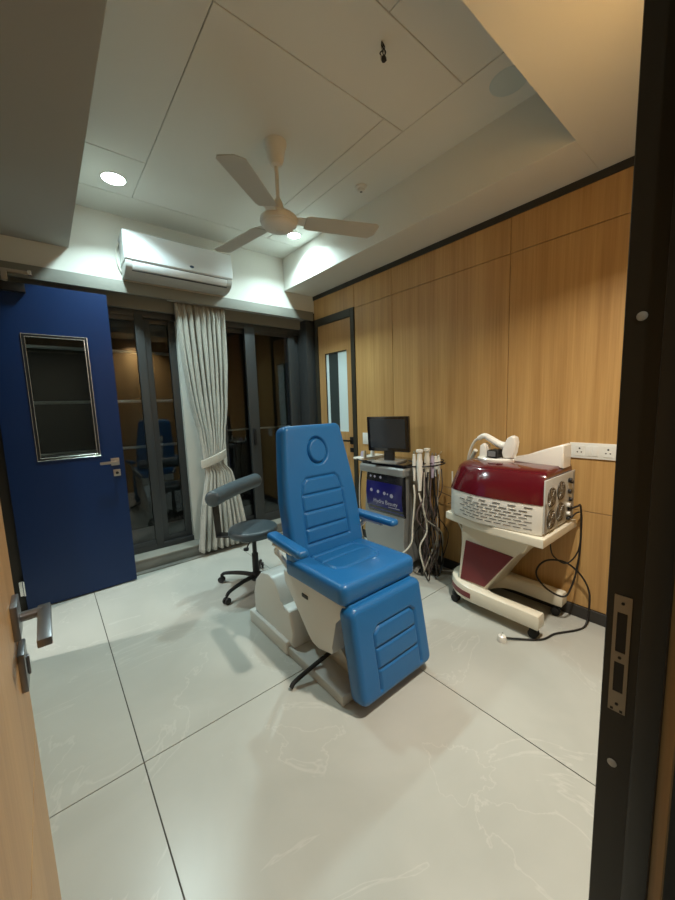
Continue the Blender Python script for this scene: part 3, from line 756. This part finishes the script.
# side holders: curved black wire rail with round cups, one each side
q = MB(); q.tube([(2.23, y0, .935), (2.22, 1.80, .95), (2.26, 1.71, .955), (2.36, 1.665, .955), (2.50, 1.69, .955), (2.55, y0, .94)], .006, black, 8)
q.tube([(2.25, y0, .99), (2.26, 1.735, .975), (2.36, 1.68, .975), (2.50, 1.70, .975), (2.55, y0, .99)], .004, black, 8)
rail1 = obj('probe_rail', q, black, fm)
q = MB(); q.tube([(2.23, y1, .935), (2.22, 2.44, .95), (2.30, 2.52, .955), (2.46, 2.53, .955), (2.55, y1, .94)], .006, black, 8)
q.box(2.22, 2.54, 2.38, 2.50, .945, .965, white_gloss, .008)
rail2 = obj('side_tray', q, white_gloss, fm)
# hand pieces
def probe(x, y, z, h, r, label, mcol, kind):
    t = thing('hand_probe', label, 'probe', (x, y, z), 'hand probes in the side rail of the facial machine')
    q = MB(); q.lathe([(0, -h*.55), (r*.55, -h*.55), (r*.7, -h*.35), (r, -.01), (r, h*.22), (r*.8, h*.30), (r*.8, h*.42), (0, h*.45)], (x, y, z), mcol, 18); obj('grip', q, mcol, t)
    q = MB()
    if kind == 0: q.lathe([(r*.6, 0), (r*1.15, .012), (r*1.15, .03), (0, .034)], (x, y, z+h*.44), mcol, 18)
    elif kind == 1: q.cyl((x, y, z+h*.44), (x-.03, y-.045, z+h*.44+.035), r*.3, tan, 10)
    else: q.lathe([(r*.5, 0), (r*.4, .02), (0, .024)], (x, y, z+h*.44), steel, 14)
    obj('tip', q, mcol, t); return t
P = [(2.235, 1.790, .955, .22, .014, white_gloss, 2, 'narrow white hand probe nearest the front of the machine rail'),
     (2.245, 1.745, .925, .30, .024, white_gloss, 0, 'thickest and longest white hand probe in the machine rail'),
     (2.30, 1.715, .975, .20, .022, cable_white, 0, 'cream wide headed probe standing tallest in the machine rail'),
     (2.34, 1.695, .955, .18, .016, lilac, 2, 'lilac grey hand probe in the machine rail beside the cream one'),
     (2.40, 1.705, .95, .17, .014, white_gloss, 2, 'short slim white probe between the lilac probe and the tan tipped one'),
     (2.47, 1.725, .95, .16, .013, white_gloss, 1, 'white probe with a slanting tan tip at the far right of the rail')]
for x, y, z, h, r, mm, kd, lab in P: probe(x, y, z, h, r, lab, mm, kd)
for x, y, r, h, mm, nm, lab in ((2.30, 2.44, .026, .05, lilac, 'cup', 'lilac topped white cup at the left of the machine tray'), (2.27, 2.39, .016, .06, tan, 'bottle', 'small tan bottle beside the cup on the machine tray'),
                        (2.40, 2.42, .02, .05, white_gloss, 'jar', 'small white jar behind the tan bottle on the machine tray')):
    q = MB(); q.lathe([(0, 0), (r, 0), (r, h*.7), (r*.8, h*.8), (r*.8, h), (0, h)], (x, y, .966), mm, 18); tag(obj(nm, q, mm), lab, nm)
# hoses and cables hanging from the rail
rnd = random.Random(3)
mauve = mat('cable_mauve', (.13, .095, .10), .5); brownc = mat('cable_brown', (.07, .055, .045), .5)
for k in range(26):
    x = 2.27+.022*(k % 10)+rnd.uniform(-.01, .01); y = 1.80-.13*rnd.random(); zt = .91
    x2 = 2.30+rnd.random()*.22; y2 = 1.68+rnd.random()*.18
    path = [(x, y, zt), (x+rnd.uniform(-.02, .02), y+rnd.uniform(-.02, .02), .74), (x+rnd.uniform(-.04, .05), min(1.84, y+rnd.uniform(-.05, .05)), .55),
            (x2+rnd.uniform(-.06, .06), min(1.84, y2+rnd.uniform(-.06, .06)), .36), (x2, min(1.84, y2), .14), (x2+rnd.uniform(-.08, .03), min(1.84, y2+rnd.uniform(-.05, .08)), .02), (min(2.56, x2+.06), min(1.85, y2+.10), .015)]
    q = MB(); q.tube(path, rnd.choice([.004, .005, .006]), None, 6, sub=5)
    mm = [mauve, cable_black, brownc, cable_grey, cable_black, brownc, mauve][k % 7]
    obj('hose', q, mm, fm)
for path, mm, r in (([(2.24, 1.80, .80), (2.225, 1.78, .70), (2.22, 1.80, .45), (2.20, 1.80, .32), (2.15, 1.87, .22), (2.12, 2.0, .14), (2.2, 2.05, .08)], cable_white, .007),
                    ([(2.245, 1.755, .74), (2.26, 1.72, .60), (2.30, 1.72, .42), (2.26, 1.76, .28), (2.30, 1.75, .10), (2.38, 1.80, .02)], cable_white, .007),
                    ([(2.47, 1.60, .90), (2.46, 1.58, .60), (2.52, 1.53, .40), (2.58, 1.50, .20), (2.55, 1.58, .06), (2.50, 1.72, .02)], cable_white, .006),
                    ([(2.26, 2.42, .93), (2.23, 2.43, .7), (2.22, 2.42, .45), (2.25, 2.42, .2), (2.4, 2.44, .02)], cable_grey, .006),
                    ([(2.30, 2.45, .93), (2.26, 2.46, .65), (2.27, 2.46, .4), (2.3, 2.45, .1), (2.45, 2.44, .02)], cable_black, .008),
                    ([(2.55, 1.80, .70), (2.56, 1.62, .66), (2.59, 1.56, .68), (2.60, 1.50, .66), (2.59, 1.56, .645), (2.56, 1.70, .60)], cable_black, .003)):
    q = MB(); q.tube(path, r, mm, 8); obj('hose', q, mm, fm)

# ------------------------------------------------------------------ red laser machine on its trolley
tr = thing('machine_trolley', 'cream trolley with maroon column panel and casters carrying the red machine', 'trolley', (2.37, 1.1, 0))
q = MB(); q.prism([(2.065, .765), (2.585, .765), (2.585, 1.455), (2.17, 1.455), (2.12, 1.28), (2.08, 1.05)], 'z', .618, .672, cream_shell, .010, 3); obj('tray', q, cream_shell, tr)
q = MB(); q.prism([(1.36, .62), (.87, .62), (.93, .50), (.985, .475), (1.175, .15), (1.385, .15), (1.335, .45)], 'x', 2.205, 2.51, cream_shell, .012, 3); colm = obj('column', q, cream_shell, tr)
q = MB(); q.prism([(1.315, .485), (.985, .462), (1.175, .19), (1.355, .19)], 'x', 2.1985, 2.2065, maroon_dull, .002, 1); obj('maroon_panel', q, maroon_dull, colm)
# horseshoe base
def horseshoe(z0, z1, inset):
    o = []
    xa, xb = 2.135+inset, 2.585-inset; yt = .80+inset; yn = 1.485-inset; cx = (xa+xb)/2; rx = (xb-xa)/2
    outer = [(xa, yt)]+[(cx-rx*math.cos(t*PI/12), 1.24+(yn-1.24)*math.sin(t*PI/12)) for t in range(13)]+[(xb, yt)]
    wi = .080-inset*2; irx = rx-wi
    inner = [(xb-wi, yt)]+[(cx+irx*math.cos(t*PI/12), 1.10+.14*math.sin(t*PI/12)) for t in range(13)]+[(xa+wi, yt)]
    return outer+inner
q = MB(); b_ = bmesh.new(); lv = []
for z, ins in ((.078, .006), (.088, 0), (.150, 0), (.165, .004), (.172, .014)):
    lv.append([b_.verts.new((p[0], p[1], z+ (0.02*max(0, (p[1]-1.1)/.4) if z > .1 else 0))) for p in horseshoe(0, 0, ins)])
for A, C in zip(lv, lv[1:]):
    n = len(A)
    for i in range(n): b_.faces.new((A[i], A[(i+1) % n], C[(i+1) % n], C[i]))
for L_ in (lv[0], lv[-1]):
    n = len(L_)
    for i in range(n//2-1): b_.faces.new((L_[i], L_[i+1], L_[n-2-i], L_[n-1-i]))
q._merge(b_, cream_shell); bs = obj('base', q, cream_shell, tr, ang=40)
q = MB(); cx, rx = 2.36, .227
ptsn = [(cx-rx*math.cos(t), 1.24+(1.485-1.24)*math.sin(t)) for t in (0.0, .12, .24, .36, .48, .6, .75, .9)]
b_ = bmesh.new(); r1 = [b_.verts.new((x-.002, y, .105)) for x, y in ptsn]; r2 = [b_.verts.new((x-.002, y, .140)) for x, y in ptsn]
r3 = [b_.verts.new((x+.006, y, .105)) for x, y in ptsn]; r4 = [b_.verts.new((x+.006, y, .140)) for x, y in ptsn]
for A, C in ((r1, r2), (r2, r4), (r4, r3), (r3, r1)):
    for i in range(len(A)-1): b_.faces.new((A[i], A[i+1], C[i+1], C[i]))
b_.faces.new((r1[0], r2[0], r4[0], r3[0])); b_.faces.new((r1[-1], r3[-1], r4[-1], r2[-1]))
q._merge(b_, maroon_dull); obj('maroon_inset', q, maroon_dull, bs)
for x, y in ((2.185, .855), (2.535, .855), (2.20, 1.40), (2.52, 1.40)):
    q = MB()
    for d in (-.014, .014): q.cyl((x+d-.008, y-.01, .028), (x+d+.008, y-.01, .028), .028, rubber, 22, .004)
    q.box(x-.008, x+.008, y-.03, y+.015, .03, .07, black, .003); q.cyl((x, y, .05), (x, y, .09), .012, black, 12)
    obj('caster', q, rubber, tr)
q = MB(); q.tube([(2.50, 1.42, 1.08), (2.56, 1.50, .95), (2.57, 1.50, .7), (2.53, 1.47, .45), (2.52, 1.42, .25)], .016, cable_white, 12); obj('handpiece_hose', q, cable_white, tr)

lm = thing('laser_machine', 'red and white tabletop laser machine with fans on its side, on a trolley', 'machine', (2.34, 1.1, .672))
bx = (2.105, 2.565); byy = (.79, 1.43)
zb0, zb1 = .674, .868
def loft(levels, m, ang_=35):
    b = bmesh.new(); R_ = [[b.verts.new(p) for p in L] for L in levels]
    for A, C in zip(R_, R_[1:]):
        n = len(A)
        for i in range(n): b.faces.new((A[i], A[(i+1) % n], C[(i+1) % n], C[i]))
    b.faces.new(R_[0][::-1]); b.faces.new(R_[-1])
    q = MB(); q._merge(b, m); return q
def outline(x0, x1, y0_, y1_, z, bow=.03, rc=.02, dip=0):
    # front (-x) long side bows outward; corners are cut
    pts = [(x0+rc*.3, y0_, z), (x0, y0_+rc*.5, z)]
    for k in range(1, 10):
        t = k/10; y = y0_+(y1_-y0_)*t; pts.append((x0-bow*math.sin(t*PI)*1.0+(.05*max(0, t-.6)/.4), y, z))
    pts += [(x0+.06, y1_-.02, z), (x0+.09, y1_, z), (x1-.02, y1_, z), (x1, y1_-.02, z), (x1, y0_, z)]
    return pts
q = loft([outline(2.108, 2.562, .792, 1.425, .676), outline(2.105, 2.565, .79, 1.43, .684), outline(2.108, 2.565,   .79, 1.43, .852)], white_gloss)
body = obj('lower_shell', q, white_gloss, lm)
q = loft([outline(2.105, 2.565, .79, 1.43, .852), outline(2.106, 2.565, .79, 1.43, .862), outline(2.150, 2.555, .795, 1.395, 1.005, .025), outline(2.175, 2.55, .80, 1.375, 1.030, .02), outline(2.23, 2.54, .81, 1.345, 1.043, .01)], maroon)
obj('red_hood', q, maroon, lm, ang=50)
# vent slots in staggered rows
q = MB()
def front_x(y, z):
    t = (y-.79)/.64; return 2.105-.03*math.sin(t*PI)+(.05*max(0, t-.6)/.4)
for r_ in range(7):
    z = .830-.0205*r_-(.003 if r_ else 0)
    y = .84+(.028 if r_ % 2 else 0)
    while y < 1.27:
        L = .044; xx = front_x(y+L/2, z)
        q.box(-.001, .003, -L/2, L/2, z-.0012, z+.0012, socket_hole, M=Matrix.Translation((xx-.0005, y+L/2, 0)) @ Matrix.Rotation(math.atan2(-(front_x(y+L, z)-front_x(y, z)), L), 4, 'Z'))
        y += .057 if r_ else .09
vs = obj('vent_slots', q, socket_hole, body)
# end panel with four fans and connectors
q = MB(); q.box(2.115, 2.572, .782, .79, .69, .995, grey_shell, .002); ep = obj('end_panel', q, grey_shell, lm)
q = MB(); q.box(2.118, 2.14, .780, .784, .69, .86, silver); obj('panel_strip', q, silver, ep); q = MB(); q.box(2.54, 2.566, .7805, .783, .70, .985, silver); obj('panel_strip', q, silver, ep)
for x, z in ((2.205, .885), (2.345, .900), (2.205, .755), (2.345, .770)):
    q = MB(); MR = Matrix.Rotation(PI/2, 4, 'X')
    q.lathe([(.0, 0), (.058, 0), (.058, .002), (0, .002)], (x, .7815, z), black, 28, MR)
    fo = obj('fan', q, black, ep)
    q = MB()
    for rr in (.056, .040, .024, .010): q.lathe([(rr-.0015, 0), (rr, .0015), (rr+.0015, 0), (rr, -.0015), (rr-.0015, 0)], (x, .777, z), steel, 28, MR)
    for k in range(4):
        a = PI/4+k*PI/2; q.cyl((x, .777, z), (x+.057*math.cos(a), .777, z+.057*math.sin(a)), .0014, steel, 6)
    for k in range(7):
        a = k*2*PI/7
        q.box(.010, .050, -.004, .010, -.0006, .0006, silver, M=Matrix.Translation((x, .7792, z)) @ MR @ Matrix.Rotation(a, 4, 'Z'))
    obj('fan_guard', q, steel, fo)
for x, z, mm, r in ((2.47, .945, black, .014), (2.50, .93, black, .010), (2.47, .875, black, .014), (2.49, .82, black, .012), (2.46, .79, socket_white, .014), (2.48, .765, black, .016), (2.465, .735, socket_white, .012), (2.46, .705, black, .010), (2.50, .705, black, .010)):
    q = MB(); q.cyl((x, .783, z), (x, .765, z), r, mm, 16, .002); obj('connector', q, mm, ep)
# white top cradle: oval dish and rising fin
q = MB(); q.lathe([(0, 0), (.11, 0), (.112, .012), (.104, .020), (0, .022)], (2.385, 1.20, 1.042), white_gloss, 40, Matrix.Diagonal((.9, 1.15, 1, 1)))
q.prism([(1.12, 1.044), (.785, 1.03), (.785, 1.165), (.80, 1.172), (.90, 1.135), (1.02, 1.085), (1.12, 1.062)], 'x', 2.37, 2.50, white_gloss, .012, 3)
cr = obj('cradle', q, white_gloss, lm, ang=40)
q = MB(); q.prism([(1.30, 1.06), (1.245, 1.06), (1.255, 1.14), (1.275, 1.155), (1.295, 1.14)], 'x', 2.335, 2.41, white_gloss, .008); obj('holder_post', q, white_gloss, cr)
hp = thing('laser_handpiece', 'white laser handpiece with dark trigger block lying in the cradle on the red machine', 'handpiece', (2.37, 1.2, 1.064))
q = MB(); q.tube([(2.37, 1.325, 1.185), (2.37, 1.28, 1.205), (2.37, 1.235, 1.185), (2.37, 1.17, 1.15), (2.37, 1.12, 1.14)], .016, white_gloss, 14, r2=.028); obj('grip', q, white_gloss, hp)
q = MB(); q.prism([(1.135, 1.064), (1.075, 1.066), (1.065, 1.10), (1.052, 1.17), (1.06, 1.205), (1.085, 1.215), (1.11, 1.20), (1.135, 1.15), (1.145, 1.10)], 'x', 2.340, 2.400, white_gloss, .012, 3); obj('head', q, white_gloss, hp)
q = MB(); q.box(2.30, 2.40, 1.155, 1.225, 1.066, 1.118, black, .008); q.box(2.297, 2.301, 1.165, 1.215, 1.075, 1.11, silver, .001, 1); obj('trigger_block', q, black, hp)
q = MB(); q.tube([(2.37, 1.325, 1.185), (2.375, 1.355, 1.165), (2.385, 1.39, 1.11), (2.40, 1.42, 1.03), (2.43, 1.44, .98)], .009, cable_white, 12); obj('hose', q, cable_white, hp)

pc = thing('power_cord', 'black power cord looping from the red machine down to the floor beside the oak wall', 'cord', (2.3, .8, 0))
q = MB(); q.tube([(2.48, .765, .765), (2.52, .745, .775), (2.56, .738, .76), (2.57, .733, .567), (2.55, .736, .385), (2.50, .75, .25), (2.46, .778, .186), (2.42, .856, .216), (2.42, .925, .277), (2.44, .934, .332), (2.48, .903, .379), (2.52, .843, .391),
                 (2.55, .78, .37), (2.57, .713, .302), (2.58, .674, .208), (2.57, .669, .087), (2.52, .67, .012), (2.436, .694, .007), (2.306, .765, .007), (2.186, .80, .007), (2.08, .90, .010), (2.035, .94, .016)], .0058, cable_black, 10, sub=8); obj('cable', q, cable_black, pc)
q = MB(); q.tube([(2.49, .765, .705), (2.54, .75, .73), (2.575, .735, .70), (2.57, .741, .482), (2.54, .795, .379), (2.5, .855, .414), (2.48, .873, .479), (2.48, .88, .60)], .0045, cable_black, 10, sub=8); obj('cable', q, cable_black, pc)
q = MB(); q.lathe([(0, 0), (.026, 0), (.028, .012), (.022, .034), (.014, .040), (0, .040)], (2.01, .955, 0), white_gloss, 20)
for dx in (-.01, .01): q.cyl((2.01+dx, .955, .04), (2.01+dx, .955, .055), .0025, steel, 8)
obj('plug', q, white_gloss, pc)

# ------------------------------------------------------------------ lights
def area(name, loc, size, power, col, rot=(0, 0, 0), spread=PI):
    l = bpy.data.lights.new(name, 'AREA'); l.shape = 'DISK'; l.size = size; l.energy = power; l.color = col; l.spread = spread
    o = bpy.data.objects.new(name, l); COL.objects.link(o); o.location = loc; o.rotation_euler = rot; return o
cool = (.76, 1.0, 1.0); warm = (1.0, .93, .80)
area('lamp_cool_left', (.555, 3.045, HM-.008), .12, 13, cool, spread=math.radians(125))
area('lamp_cool_right', (2.03, 3.035, HM-.008), .11, 12, cool, spread=math.radians(135))
# recessed warm lamps in the soffit over the doorway and in the corridor
def warm_light(x, y, z, p, label, sprd=PI):
    downlight(x, y, label, lamp_warm, .055, z)
    area('lamp_warm', (x, y, z-.008), .10, p, warm, spread=sprd)
warm_light(1.42, .42, HS, 23, 'warm round downlight in the cream soffit above the doorway', math.radians(130))
area('lamp_next_room', (-1.35, 3.03, 2.42), .08, 34, (1.0, .95, .86))
warm_light(.30, -.75, 2.6, 3.5, 'warm round downlight in the corridor ceiling')

world = bpy.data.worlds.new('night'); bpy.context.scene.world = world; world.use_nodes = True
world.node_tree.nodes['Background'].inputs[0].default_value = (.02, .025, .03, 1); world.node_tree.nodes['Background'].inputs[1].default_value = .3

# ------------------------------------------------------------------ camera
F, yaw, pitch, roll, hc = 358.3022, .6833, .1234, -.0347, 1.45
fw = Vector((math.sin(yaw)*math.cos(pitch), math.cos(yaw)*math.cos(pitch), -math.sin(pitch)))
r = Vector((math.cos(yaw), -math.sin(yaw), 0)); u = r.cross(fw)
r2 = r*math.cos(roll)+u*math.sin(roll); u2 = -r*math.sin(roll)+u*math.cos(roll)
cam = bpy.data.cameras.new('camera'); co = bpy.data.objects.new('camera', cam); COL.objects.link(co)
M = Matrix((r2, u2, -fw)).transposed().to_4x4(); M.translation = (0, 0, hc); co.matrix_world = M
cam.sensor_fit = 'VERTICAL'; cam.sensor_height = 36; cam.lens = F/900*36; cam.clip_start = .01
sc_ = bpy.context.scene; sc_.camera = co
sc_.view_settings.view_transform = 'Standard'; sc_.view_settings.look = 'None'; sc_.view_settings.gamma = 1; sc_.view_settings.exposure = 0.55
